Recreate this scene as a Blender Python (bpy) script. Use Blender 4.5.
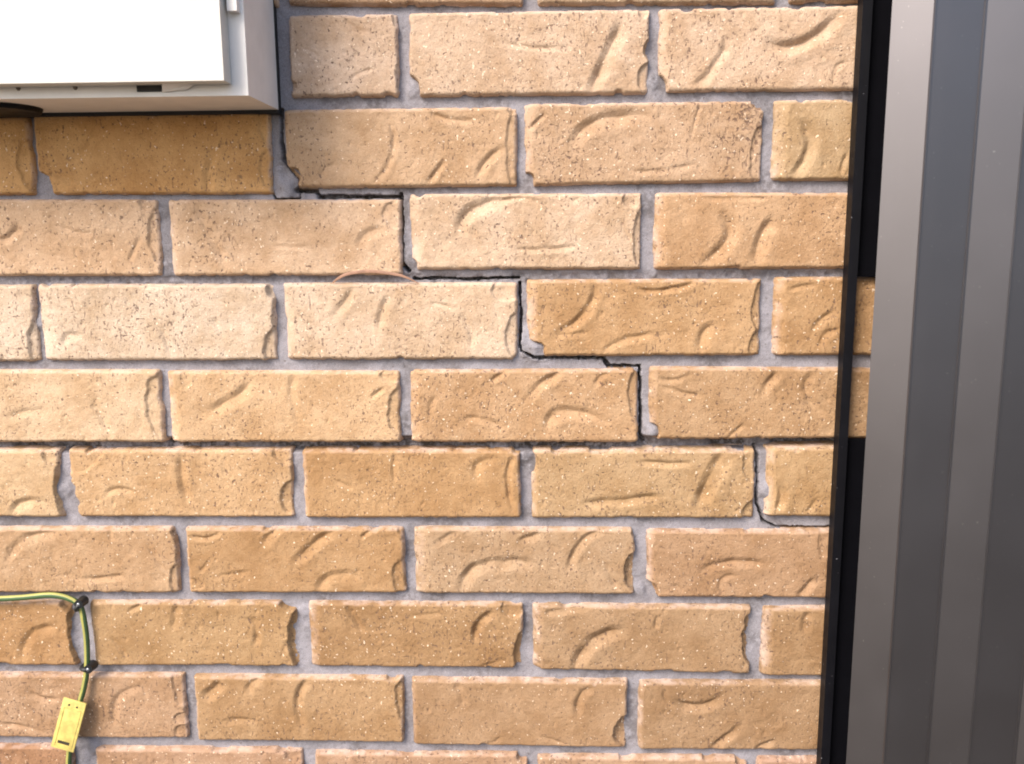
import bpy, bmesh, math
import numpy as np
from mathutils import Matrix, Vector

# ------------------------------------------------------------------ camera, sky, sun, exposure
for o in list(bpy.data.objects):
    bpy.data.objects.remove(o, do_unlink=True)
SC = bpy.context.scene
COL = SC.collection
Z0 = 1.25                                   # height of the reference bed joint above the ground

cam_d = bpy.data.cameras.new('camera')
cam = bpy.data.objects.new('camera', cam_d)
COL.objects.link(cam)
cam_d.sensor_width = 36.0
cam_d.lens = 870.0 / 1024.0 * 36.0
cam_d.clip_start = 0.02
cam_d.clip_end = 500
cam.matrix_world = (Matrix.Translation((0, -0.8797, Z0 + 0.2096)) @ Matrix.Rotation(0.036755, 4, 'Z')
                    @ Matrix.Rotation(math.pi / 2 - 0.166888, 4, 'X') @ Matrix.Rotation(-0.0082518, 4, 'Z'))
cam_d.dof.use_dof = True
cam_d.dof.focus_distance = 0.885
cam_d.dof.aperture_fstop = 5.6
SC.camera = cam

SUN_EL, SUN_AZ = math.radians(42), math.radians(217)      # azimuth clockwise from +Y (the wall faces -Y)
world = bpy.data.worlds.new('World')
SC.world = world
world.use_nodes = True
wn = world.node_tree.nodes
wn.clear()
sky = wn.new('ShaderNodeTexSky')
sky.sky_type = 'NISHITA'
sky.sun_disc = False
sky.sun_elevation = SUN_EL
sky.sun_rotation = SUN_AZ
sky.air_density = 1.0
sky.dust_density = 3.0
bg = wn.new('ShaderNodeBackground')
bg.inputs['Strength'].default_value = 0.115
wo = wn.new('ShaderNodeOutputWorld')
world.node_tree.links.new(sky.outputs[0], bg.inputs[0])
world.node_tree.links.new(bg.outputs[0], wo.inputs[0])

sun_d = bpy.data.lights.new('sun', 'SUN')
sun_d.energy = 1.5
sun_d.angle = math.radians(26)
sun_d.color = (1.0, 0.93, 0.83)
sun = bpy.data.objects.new('sun', sun_d)
COL.objects.link(sun)
sdir = Vector((math.sin(SUN_AZ) * math.cos(SUN_EL), math.cos(SUN_AZ) * math.cos(SUN_EL), math.sin(SUN_EL)))
sun.location = (-1, -2, 4)
sun.rotation_euler = sdir.to_track_quat('Z', 'Y').to_euler()

SC.view_settings.view_transform = 'Standard'
SC.view_settings.look = 'None'
SC.view_settings.gamma = 1.0
SC.view_settings.use_curve_mapping = False
SC.view_settings.exposure = 1.6
SC.render.engine = 'CYCLES'
SC.cycles.filter_width = 1.9
SC.cycles.max_bounces = 8

# ------------------------------------------------------------------ measured wall, millimetres
# brick: course, left, right, top at left / right, bottom at left / right, width of the worn left arris, colour (light falloff to the right and below painted in),
#        creases (three points, width, depth), chips (centre, radii, depth)
BRICKS = [
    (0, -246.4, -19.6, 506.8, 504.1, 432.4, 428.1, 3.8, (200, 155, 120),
     [],
     []),
    (0, -4.4, 219.8, 503.8, 502.8, 428.3, 425.8, 3.8, (215, 175, 140),
     [],
     []),
    (0, 234.7, 464.7, 502.5, 502.5, 426.0, 426.0, 3.7, (215, 175, 140),
     [],
     []),
    (1, -246.9, -141.2, 421.4, 420.6, 346.7, 346.2, 2.9, (246, 206, 174),
     [(-193.1, 355.8, -177.9, 367.8, -162.2, 370.3, 3.9, 1.2), (-192.6, 417.8, -182.2, 409.4, -164.9, 404.5, 5.8, 0.8), (-235.7, 391.8, -224.2, 387.0, -218.7, 379.5, 4.9, 0.7)],
     [(-245.4, 355.6, 4.0, 5.0, 5), (-141.2, 417.0, 3.8, 8.6, 5), (-140.8, 365.4, 2.9, 9.8, 4)]),
    (1, -129.5, 101.7, 421.3, 421.1, 345.6, 345.2, 3.9, (245, 205, 172),
     [(-41.2, 397.1, -14.3, 388.4, 30.9, 388.7, 4.8, 0.9), (75.6, 409.8, 60.7, 377.2, 45.6, 346.0, 14.4, 3.8)],
     [(102.2, 357.3, 11.5, 16.3, 5), (103.6, 385.7, 6.7, 10.6, 7), (96.4, 418.5, 4.8, 5.7, 5), (-130.5, 348.4, 9.8, 15.7, 9)]),
    (1, 111.3, 341.3, 421.4, 421.1, 347.0, 346.1, 8.6, (243, 202, 168),
     [(174.6, 393.7, 165.9, 370.1, 145.5, 350.2, 9.6, 2.6), (214.5, 389.5, 249.3, 389.8, 283.5, 418.1, 13.2, 3.2), (289.9, 370.1, 279.8, 364.8, 279.5, 352.0, 5.6, 1.2), (123.2, 406.3, 131.0, 394.4, 138.8, 387.0, 5.7, 0.9)],
     [(112.9, 348.8, 7.7, 11.5, 9)]),
    (2, -744.7, -514.7, 330.4, 330.4, 255.4, 255.4, 4.1, (255, 188, 116),  # this brick and the next: warm bounce under the meter box painted in
     [],
     [(-514.7, 283.3, 13.3, 25.5, 4)]),
    (2, -508.4, -271.1, 332.5, 331.4, 255.3, 253.6, 4.0, (255, 188, 116),
     [(-444.2, 327.9, -453.7, 302.1, -473.1, 289.7, 7.1, 1.2), (-492.8, 276.2, -480.1, 270.2, -468.7, 260.3, 6.1, 1.2), (-326.6, 297.7, -334.0, 276.5, -337.4, 256.0, 11.1, 1.6)],
     [(-511.4, 254.8, 17.5, 24.7, 9), (-268.2, 319.0, 13.0, 24.0, 3), (-269.6, 275.8, 14.1, 22.2, 3)]),
    (2, -255.4, -26.5, 333.1, 333.0, 259.1, 259.1, 4.0, (228, 182, 140),
     [(-153.8, 326.1, -148.9, 293.7, -167.9, 261.2, 6.9, 1.7), (-110.4, 331.2, -92.9, 322.5, -67.4, 322.2, 6.9, 1.9), (-97.6, 284.5, -105.8, 274.0, -115.0, 261.6, 7.0, 2.2), (-39.3, 295.3, -55.2, 283.1, -66.3, 265.0, 8.9, 2.5), (-220.8, 265.6, -215.3, 277.1, -196.2, 280.8, 8.0, 1.3)],
     [(-262.6, 255.3, 22.0, 30.0, 10), (-25.6, 292.3, 10.9, 47.5, 3.2), (-29.2, 331.1, 5.9, 4.9, 5)]),
    (2, -17.7, 213.3, 335.7, 335.4, 258.9, 261.1, 8.7, (224, 180, 142),
     [(29.3, 286.0, 45.8, 316.1, 105.7, 324.7, 14.6, 2.8), (2.9, 327.0, -4.9, 320.5, -13.7, 313.0, 4.9, 1.7), (83.2, 272.0, 119.3, 271.6, 150.3, 278.0, 5.8, 1.1), (151.7, 332.5, 149.1, 323.2, 144.8, 303.6, 3.8, 1)],
     [(212.8, 335.4, 10.5, 9.5, 7), (216.0, 280.1, 14.4, 36.5, 4), (-15.9, 262.5, 6.9, 8.8, 8)]),
    (2, 223.9, 453.9, 335.7, 335.7, 261.7, 260.1, 12.4, (217, 177, 132),
     [(248.9, 317.3, 257.8, 290.9, 242.8, 262.7, 12.5, 3.2), (295.4, 286.8, 291.3, 274.5, 290.8, 266.0, 4.8, 1.2)],
     [(225.8, 298.8, 11.5, 38.4, 1.5)]),
    (3, -620.8, -390.8, 250.3, 247.7, 174.3, 172.8, 4.2, (252, 204, 162),
     [(-557.4, 211.4, -544.7, 213.3, -534.1, 225.2, 9.4, 2.2), (-499.7, 226.9, -474.9, 216.7, -453.2, 216.5, 7.2, 1.1), (-408.1, 213.2, -416.5, 198.2, -423.9, 184.1, 6.2, 1.1)],
     [(-391.2, 245.7, 16.3, 10.2, 4), (-388.6, 213.0, 13.4, 28.8, 4.5)]),
    (3, -379.0, -143.5, 247.6, 245.3, 172.7, 172.2, 10.2, (252, 206, 166),
     [(-351.6, 242.4, -338.3, 212.6, -321.1, 177.4, 10.2, 1.8), (-275.6, 202.1, -255.3, 200.0, -239.0, 200.8, 5.1, 1), (-186.3, 198.4, -176.6, 213.2, -157.4, 216.0, 11.1, 2)],
     [(-142.8, 231.7, 18.0, 15.0, 3)]),
    (3, -133.3, 96.9, 250.7, 249.3, 177.6, 176.0, 12.9, (245, 205, 170),
     [(-85.2, 208.5, -72.7, 234.9, -30.8, 245.3, 14.9, 2.8), (-42.8, 243.4, -24.9, 246.2, -5.1, 243.1, 5.0, 1.6), (-31.2, 197.3, -3.3, 196.1, 38.6, 199.7, 5.9, 1.2), (76.0, 225.8, 81.1, 212.1, 89.2, 200.3, 4.9, 1.1), (28.5, 242.7, 34.4, 244.6, 38.3, 247.5, 4.9, 1.3)],
     [(90.5, 244.1, 11.8, 8.8, 5), (99.0, 208.0, 9.9, 31.7, 5), (-133.2, 180.1, 6.1, 7.1, 6)]),
    (3, 110.7, 340.7, 249.7, 247.4, 175.9, 175.4, 9.8, (222, 173, 128),
     [(174.1, 228.8, 182.7, 205.4, 155.9, 180.1, 14.7, 3.2), (225.0, 224.5, 215.1, 203.2, 209.2, 179.7, 14.7, 3.4), (154.1, 244.4, 193.1, 244.1, 233.9, 245.6, 4.9, 1)],
     []),
    (4, -756.8, -526.8, 162.8, 162.8, 84.8, 84.8, 4.2, (253, 219, 188),
     [],
     [(-526.0, 100.4, 10.6, 27.6, 5), (-529.3, 160.4, 13.7, 13.7, 1.8)]),
    (4, -522.4, -275.8, 163.4, 161.9, 85.7, 85.4, 14.6, (253, 219, 188),
     [(-499.7, 98.2, -493.1, 111.7, -475.4, 108.5, 9.5, 1.7), (-395.8, 118.6, -390.5, 106.1, -385.5, 88.4, 7.4, 1.5), (-340.9, 127.6, -335.3, 118.3, -327.9, 103.8, 6.2, 1.3)],
     [(-273.2, 95.3, 15.6, 25.0, 5.5), (-276.0, 157.9, 6.2, 9.3, 6), (-275.6, 126.3, 2.6, 14.4, 5)]),
    (4, -265.4, -26.8, 162.9, 161.9, 85.9, 85.2, 9.2, (250, 212, 178),
     [(-191.9, 158.4, -204.9, 141.2, -219.8, 129.1, 9.3, 1.8), (-157.5, 148.1, -165.2, 133.9, -167.9, 113.5, 10.3, 1.8), (-85.6, 130.4, -74.7, 115.1, -75.0, 95.6, 7.1, 1.7), (-114.9, 141.8, -104.7, 141.7, -92.6, 137.6, 4.1, 1.1)],
     [(-32.6, 155.4, 20.2, 11.1, 4), (-24.9, 106.7, 14.1, 26.3, 4), (-266.1, 110.8, 4.2, 22.9, 4)]),
    (4, -16.6, 218.1, 164.8, 163.9, 88.7, 88.5, 13.0, (218, 168, 118),
     [(51.8, 158.9, 42.0, 132.9, 12.7, 112.7, 9.1, 2.8), (13.7, 109.6, 26.9, 110.6, 49.2, 112.5, 6.1, 1.1), (61.5, 92.1, 79.5, 104.3, 114.7, 110.2, 8.1, 1.8), (92.8, 156.7, 121.8, 154.5, 154.4, 163.3, 6.0, 2.2), (173.5, 120.1, 160.9, 109.0, 159.4, 89.7, 13.0, 2.4)],
     [(-14.8, 90.3, 17.3, 14.3, 6), (219.8, 136.0, 10.9, 29.7, 5), (222.3, 97.6, 15.0, 17.0, 4.5)]),
    (4, 232.0, 462.0, 165.8, 164.2, 88.8, 88.2, 9.9, (208, 158, 108),
     [(294.0, 133.6, 278.7, 123.6, 271.4, 111.6, 8.9, 1.7), (280.1, 96.4, 283.5, 108.5, 297.0, 114.5, 6.9, 1.4), (245.7, 153.8, 255.4, 156.7, 272.1, 157.6, 5.9, 1.1)],
     [(235.2, 97.6, 10.9, 8.9, 2)]),
    (5, -631.0, -401.0, 75.4, 74.8, -1.4, -1.9, 4.3, (252, 210, 168),
     [(-477.8, 47.5, -467.6, 30.4, -456.3, 0.2, 8.6, 1.4), (-565.4, 19.7, -551.3, 30.4, -516.6, 33.6, 9.7, 0.9)],
     [(-401.0, 36.7, 15.9, 36.0, 4)]),
    (5, -392.6, -149.7, 73.7, 73.1, -1.9, -1.8, 10.5, (240, 192, 144),
     [(-302.1, 64.1, -326.5, 43.0, -361.5, 26.0, 12.7, 2.0), (-256.8, 68.1, -262.0, 48.2, -253.5, 8.8, 9.5, 1.4), (-164.6, 56.4, -173.2, 49.1, -179.6, 44.9, 5.2, 1.7)],
     [(-148.8, 30.1, 13.5, 28.1, 4.5), (-154.9, 67.9, 13.4, 7.2, 4.5), (-372.5, 64.2, 6.4, 10.6, 1)]),
    (5, -138.2, 96.7, 74.1, 74.5, -1.8, -1.8, 10.3, (223, 174, 128),
     [(-35.3, 72.8, -45.6, 67.6, -53.9, 62.5, 6.2, 2.2), (18.9, 71.6, -3.6, 58.2, -20.2, 40.5, 10.3, 2.4), (3.5, 10.9, 20.0, 31.0, 67.3, 18.3, 13.4, 2.8), (-111.0, 46.9, -117.5, 34.3, -117.9, 17.3, 7.3, 1.3), (-83.5, 21.6, -60.6, 21.5, -37.9, 9.9, 7.3, 1.3), (68.8, 69.4, 57.6, 65.3, 53.6, 57.0, 6.1, 1.3)],
     [(98.6, 48.6, 12.2, 29.6, 4.5)]),
    (5, 108.9, 338.9, 76.8, 74.7, 1.4, 2.6, 9.1, (210, 163, 118),
     [(113.5, 66.2, 133.8, 63.1, 150.9, 70.2, 6.1, 1.5), (118.7, 57.9, 139.2, 50.6, 161.6, 46.4, 6.1, 1.3), (238.3, 73.1, 227.9, 57.7, 221.3, 45.3, 9.1, 2.2), (277.4, 69.9, 266.2, 54.5, 283.7, 24.5, 10.0, 2.2), (204.2, 16.2, 196.3, 8.8, 188.4, 2.5, 5.1, 1.2)],
     [(109.5, 6.7, 11.2, 11.2, 7)]),
    (6, -746.9, -516.9, -10.7, -10.7, -84.1, -84.6, 4.4, (243, 199, 152),
     [(-572.1, -84.8, -560.6, -69.2, -535.3, -68.0, 11.0, 2.4)],
     [(-518.1, -15.0, 15.1, 15.1, 4.5), (-514.8, -59.0, 8.7, 30.5, 7)]),
    (6, -506.0, -266.9, -10.7, -10.5, -84.6, -84.5, 4.3, (231, 182, 132),
     [(-382.3, -12.8, -385.6, -43.3, -378.9, -69.7, 10.8, 2.8), (-469.3, -62.2, -454.4, -53.3, -434.4, -59.9, 7.6, 1.2)],
     [(-501.5, -10.7, 34.6, 25.9, 2.6), (-513.4, -102.6, 16.5, 68.2, 10), (-268.4, -13.7, 17.0, 13.8, 5.5), (-264.5, -62.8, 16.1, 19.3, 5.5)]),
    (6, -254.1, -24.9, -10.5, -10.3, -84.5, -83.6, 6.3, (213, 162, 110),
     [(-66.8, -47.0, -69.7, -27.5, -48.6, -18.9, 11.6, 2), (-220.9, -43.0, -209.4, -48.4, -203.3, -54.9, 5.4, 0.9), (-154.3, -13.6, -158.0, -32.0, -155.3, -45.0, 7.4, 1.1), (-30.9, -16.8, -38.4, -40.4, -31.4, -79.6, 6.2, 2.2)],
     []),
    (6, -12.3, 218.7, -10.3, -10.2, -83.9, -83.4, 6.2, (214, 170, 122),
     [(41.0, -68.4, 79.6, -64.0, 125.3, -60.6, 10.4, 2.2), (97.7, -23.0, 125.5, -24.1, 153.3, -24.0, 7.2, 1.6), (188.8, -10.2, 172.3, -40.0, 159.8, -75.7, 17.5, 3.8)],
     [(219.8, -20.8, 14.3, 24.5, 4.5), (223.0, -77.6, 15.6, 13.5, 5), (-13.2, -25.3, 7.4, 10.5, 6)]),
    (6, 231.0, 461.0, -8.0, -5.0, -81.4, -80.6, 10.2, (214, 168, 118),
     [(241.2, -44.2, 246.0, -61.3, 242.5, -74.3, 10.3, 2.8), (284.9, -60.2, 278.3, -70.9, 273.5, -77.4, 6.1, 1.4)],
     [(232.3, -52.8, 8.2, 26.8, 3)]),
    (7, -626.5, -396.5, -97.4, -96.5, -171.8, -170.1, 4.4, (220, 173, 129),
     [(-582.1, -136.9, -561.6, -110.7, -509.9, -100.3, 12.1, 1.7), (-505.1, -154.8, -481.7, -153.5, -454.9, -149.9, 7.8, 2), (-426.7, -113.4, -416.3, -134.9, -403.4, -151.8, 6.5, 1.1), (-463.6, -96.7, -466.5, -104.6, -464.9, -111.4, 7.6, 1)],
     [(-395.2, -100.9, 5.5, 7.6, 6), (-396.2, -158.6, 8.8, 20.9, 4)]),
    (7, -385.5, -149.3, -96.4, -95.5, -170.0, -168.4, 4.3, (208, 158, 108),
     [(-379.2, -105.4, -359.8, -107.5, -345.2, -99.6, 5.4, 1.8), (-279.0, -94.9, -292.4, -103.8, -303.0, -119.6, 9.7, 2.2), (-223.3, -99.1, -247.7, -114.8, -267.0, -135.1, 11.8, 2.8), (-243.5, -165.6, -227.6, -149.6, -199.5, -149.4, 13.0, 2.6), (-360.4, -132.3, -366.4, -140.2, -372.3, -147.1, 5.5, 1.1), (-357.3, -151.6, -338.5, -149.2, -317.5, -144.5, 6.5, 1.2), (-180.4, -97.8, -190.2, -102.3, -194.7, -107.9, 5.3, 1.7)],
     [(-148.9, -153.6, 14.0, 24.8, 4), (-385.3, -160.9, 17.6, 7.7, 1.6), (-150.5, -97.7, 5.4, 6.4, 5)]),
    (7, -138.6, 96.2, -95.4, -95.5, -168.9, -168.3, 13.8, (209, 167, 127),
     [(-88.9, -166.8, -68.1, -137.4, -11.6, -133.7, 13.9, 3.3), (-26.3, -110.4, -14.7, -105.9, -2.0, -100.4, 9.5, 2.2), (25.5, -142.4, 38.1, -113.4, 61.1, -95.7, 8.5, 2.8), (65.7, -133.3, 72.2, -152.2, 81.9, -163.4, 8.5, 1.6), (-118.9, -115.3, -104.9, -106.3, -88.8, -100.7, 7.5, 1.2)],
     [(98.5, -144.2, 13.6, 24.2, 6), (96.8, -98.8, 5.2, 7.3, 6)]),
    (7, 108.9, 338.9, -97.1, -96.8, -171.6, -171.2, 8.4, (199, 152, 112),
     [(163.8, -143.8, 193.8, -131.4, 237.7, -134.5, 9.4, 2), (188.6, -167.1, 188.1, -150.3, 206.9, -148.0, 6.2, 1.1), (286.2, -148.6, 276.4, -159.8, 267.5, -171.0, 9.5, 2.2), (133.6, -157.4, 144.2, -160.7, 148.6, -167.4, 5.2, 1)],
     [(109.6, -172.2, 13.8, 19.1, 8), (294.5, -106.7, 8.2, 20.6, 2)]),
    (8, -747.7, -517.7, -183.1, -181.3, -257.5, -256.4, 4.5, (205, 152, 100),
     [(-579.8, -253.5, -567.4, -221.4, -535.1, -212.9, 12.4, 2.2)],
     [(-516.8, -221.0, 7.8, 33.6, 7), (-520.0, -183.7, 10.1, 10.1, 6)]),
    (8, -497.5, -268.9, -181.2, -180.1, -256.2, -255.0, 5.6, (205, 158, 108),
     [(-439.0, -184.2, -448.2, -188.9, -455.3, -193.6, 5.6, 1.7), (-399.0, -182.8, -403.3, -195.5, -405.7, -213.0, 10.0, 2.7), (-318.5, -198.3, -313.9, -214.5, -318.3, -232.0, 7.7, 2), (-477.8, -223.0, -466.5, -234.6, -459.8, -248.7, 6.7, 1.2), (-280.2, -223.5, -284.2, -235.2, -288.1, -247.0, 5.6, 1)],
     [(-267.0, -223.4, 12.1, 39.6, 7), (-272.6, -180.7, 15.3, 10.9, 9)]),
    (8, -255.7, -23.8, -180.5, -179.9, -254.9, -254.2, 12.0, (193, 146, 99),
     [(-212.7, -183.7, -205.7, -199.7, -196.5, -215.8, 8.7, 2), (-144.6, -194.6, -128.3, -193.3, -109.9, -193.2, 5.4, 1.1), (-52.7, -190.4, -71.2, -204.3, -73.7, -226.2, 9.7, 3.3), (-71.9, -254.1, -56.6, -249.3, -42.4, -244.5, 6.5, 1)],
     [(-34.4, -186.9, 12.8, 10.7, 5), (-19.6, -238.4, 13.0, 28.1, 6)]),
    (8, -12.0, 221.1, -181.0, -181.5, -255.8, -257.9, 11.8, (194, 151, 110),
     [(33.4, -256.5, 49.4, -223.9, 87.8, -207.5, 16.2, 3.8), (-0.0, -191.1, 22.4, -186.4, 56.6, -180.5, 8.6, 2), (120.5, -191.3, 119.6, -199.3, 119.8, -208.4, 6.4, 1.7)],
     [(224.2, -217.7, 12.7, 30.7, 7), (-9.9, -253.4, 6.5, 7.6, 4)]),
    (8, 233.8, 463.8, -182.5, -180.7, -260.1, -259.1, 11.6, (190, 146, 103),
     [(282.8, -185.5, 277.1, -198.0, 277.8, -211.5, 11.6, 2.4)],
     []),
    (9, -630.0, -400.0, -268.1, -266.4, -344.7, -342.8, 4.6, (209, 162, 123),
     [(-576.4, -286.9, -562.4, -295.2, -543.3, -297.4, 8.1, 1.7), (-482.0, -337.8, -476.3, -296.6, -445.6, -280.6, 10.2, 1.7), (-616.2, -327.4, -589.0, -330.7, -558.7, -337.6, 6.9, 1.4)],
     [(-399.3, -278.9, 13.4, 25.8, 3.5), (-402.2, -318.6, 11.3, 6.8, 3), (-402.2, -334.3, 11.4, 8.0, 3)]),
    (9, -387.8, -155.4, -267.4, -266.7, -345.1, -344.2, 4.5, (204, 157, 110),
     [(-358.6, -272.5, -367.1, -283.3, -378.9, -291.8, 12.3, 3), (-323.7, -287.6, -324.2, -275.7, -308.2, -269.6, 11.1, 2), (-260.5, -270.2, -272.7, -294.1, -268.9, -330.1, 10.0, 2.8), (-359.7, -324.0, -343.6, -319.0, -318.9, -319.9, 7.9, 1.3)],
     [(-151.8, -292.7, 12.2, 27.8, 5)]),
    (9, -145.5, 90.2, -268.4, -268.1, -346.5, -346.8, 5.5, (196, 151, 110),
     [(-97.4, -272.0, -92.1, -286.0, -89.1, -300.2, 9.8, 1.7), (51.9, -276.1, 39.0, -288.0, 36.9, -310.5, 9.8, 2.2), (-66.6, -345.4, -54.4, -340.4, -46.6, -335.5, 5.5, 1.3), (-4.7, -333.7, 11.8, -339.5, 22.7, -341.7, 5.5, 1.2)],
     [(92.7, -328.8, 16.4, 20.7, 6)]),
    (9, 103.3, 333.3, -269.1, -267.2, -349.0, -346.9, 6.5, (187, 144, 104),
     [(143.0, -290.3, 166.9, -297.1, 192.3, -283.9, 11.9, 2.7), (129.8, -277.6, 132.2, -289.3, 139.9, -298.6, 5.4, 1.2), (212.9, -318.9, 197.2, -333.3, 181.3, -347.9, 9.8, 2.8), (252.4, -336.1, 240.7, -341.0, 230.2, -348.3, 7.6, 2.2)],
     []),
    (10, -765.4, -535.4, -357.7, -354.5, -439.5, -435.4, 4.7, (193, 139, 101),
     [],
     []),
    (10, -506.7, -271.0, -356.5, -355.0, -437.6, -435.9, 4.6, (210, 162, 127),
     [],
     [(-272.7, -360.5, 18.1, 11.3, 5)]),
    (10, -257.5, -19.4, -358.4, -356.8, -436.9, -435.2, 4.5, (208, 160, 125),
     [],
     [(-21.4, -359.2, 9.9, 7.7, 6)]),
    (10, -7.1, 222.2, -359.0, -357.5, -437.4, -435.8, 4.4, (206, 160, 125),
     [],
     [(218.6, -359.3, 8.7, 6.5, 6)]),
    (10, 234.2, 464.2, -358.5, -356.4, -438.0, -436.7, 4.3, (197, 149, 120),
     [],
     []),
]
CRACKS = [
    (3.6, [(-259.9, 333.3), (-260.3, 305.4), (-260.2, 288.0), (-252.7, 277.2), (-243.1, 267.3), (-243.5, 258.4), (-247.7, 255.5)]),
    (4.2, [(-247.7, 256.0), (-228.4, 255.8), (-225.6, 249.9), (-143.6, 249.1)]),
    (3.6, [(-142.5, 251.6), (-142.6, 216.0), (-144.0, 183.9), (-136.6, 174.8)]),
    (3, [(-131.7, 166.7), (-105.1, 167.0), (-74.5, 165.8), (-49.0, 167.2), (-24.7, 167.5)]),
    (3, [(-23.7, 162.0), (-22.8, 134.5), (-24.1, 98.6), (-23.1, 92.3), (-9.8, 86.1)]),
    (3.2, [(-9.8, 85.5), (61.1, 85.3), (67.3, 76.0), (99.0, 75.9)]),
    (3.4, [(99.0, 76.4), (100.7, 2.7), (105.5, -4.7)]),
    (3.2, [(220.8, -9.0), (222.7, -33.6), (222.4, -66.0), (230.6, -89.0)]),
    (3, [(230.6, -89.0), (244.4, -95.5), (269.4, -96.0), (316.2, -96.3)]),
    (1.3, [(-271.5, 332.5), (-272.5, 286.2), (-273.1, 256.8), (-269.5, 247.9), (-245.0, 248.1), (-244.6, 256.5)]),
]
MORTAR_LUMPS = [(-255.7, 260.4, 14.1, 6), (-387.6, 172.5, 13.4, 4), (-133.7, 188.0, 9.1, 4), (-12.7, 104.0, 13.1, 6), (-7.7, 93.7, 12.2, 5), (113.2, 9.8, 11.2, 6), (233.6, -54.3, 10.3, 5), (-523.0, 127.0, 9.5, 4), (106.8, 349.7, 9.6, 3.5), (-125.3, 352.9, 8.8, 3.5), (102.7, -169.9, 10.6, 4), (-260.3, -193.2, 8.7, 3), (-29.2, -189.1, 9.7, 3.5), (-519.4, -56.1, 10.9, 4), (-529.2, -228.2, 11.3, 4), (-510.5, -358.5, 9.1, 5), (-19.6, -17.0, 8.3, 3)]


# ------------------------------------------------------------------ materials
def lin(c):
    return tuple((x / 255 / 12.92 if x / 255 <= 0.04045 else ((x / 255 + 0.055) / 1.055) ** 2.4) for x in c)

class NT:
    def __init__(self, name):
        self.m = bpy.data.materials.new(name)
        self.m.use_nodes = True
        self.t = self.m.node_tree
        self.t.nodes.clear()
        self.out = self.n('ShaderNodeOutputMaterial')
        self.b = self.n('ShaderNodeBsdfPrincipled')
        self.l(self.b.outputs[0], self.out.inputs[0])
    def n(self, k, **kw):
        o = self.t.nodes.new(k)
        for a, v in kw.items():
            setattr(o, a, v)
        return o
    def l(self, a, b):
        self.t.links.new(a, b)
    def put(self, sock, v):
        if hasattr(v, 'is_output') or isinstance(v, bpy.types.NodeSocket):
            self.l(v, sock)
        else:
            sock.default_value = v
    def noise(self, vec, scale, detail=2, rough=0.5):
        o = self.n('ShaderNodeTexNoise')
        self.put(o.inputs['Vector'], vec)
        o.inputs['Scale'].default_value = scale
        o.inputs['Detail'].default_value = detail
        o.inputs['Roughness'].default_value = rough
        return o.outputs['Fac']
    def vadd(self, a, b):
        o = self.n('ShaderNodeVectorMath', operation='ADD')
        self.put(o.inputs[0], a); self.put(o.inputs[1], b)
        return o.outputs[0]
    def vmul(self, a, b):
        o = self.n('ShaderNodeVectorMath', operation='MULTIPLY')
        self.put(o.inputs[0], a); self.put(o.inputs[1], b)
        return o.outputs[0]
    def math(self, op, a, b=0.0, clamp=False):
        o = self.n('ShaderNodeMath', operation=op, use_clamp=clamp)
        self.put(o.inputs[0], a); self.put(o.inputs[1], b)
        return o.outputs[0]
    def ramp(self, v, lo, hi, a=0.0, b=1.0):
        o = self.n('ShaderNodeMapRange', interpolation_type='SMOOTHSTEP')
        self.put(o.inputs[0], v)
        o.inputs[1].default_value = lo; o.inputs[2].default_value = hi
        o.inputs[3].default_value = a; o.inputs[4].default_value = b
        return o.outputs[0]
    def mix(self, f, a, b, mode='MIX'):
        o = self.n('ShaderNodeMix', data_type='RGBA', blend_type=mode)
        self.put(o.inputs[0], f)
        for s, v in ((o.inputs[6], a), (o.inputs[7], b)):
            self.put(s, (*v, 1.0) if isinstance(v, tuple) else v)
        return o.outputs[2]
    def bump(self, h, strength, dist):
        o = self.n('ShaderNodeBump')
        o.inputs['Strength'].default_value = strength
        o.inputs['Distance'].default_value = dist
        self.put(o.inputs['Height'], h)
        self.l(o.outputs[0], self.b.inputs['Normal'])
        return o

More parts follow.
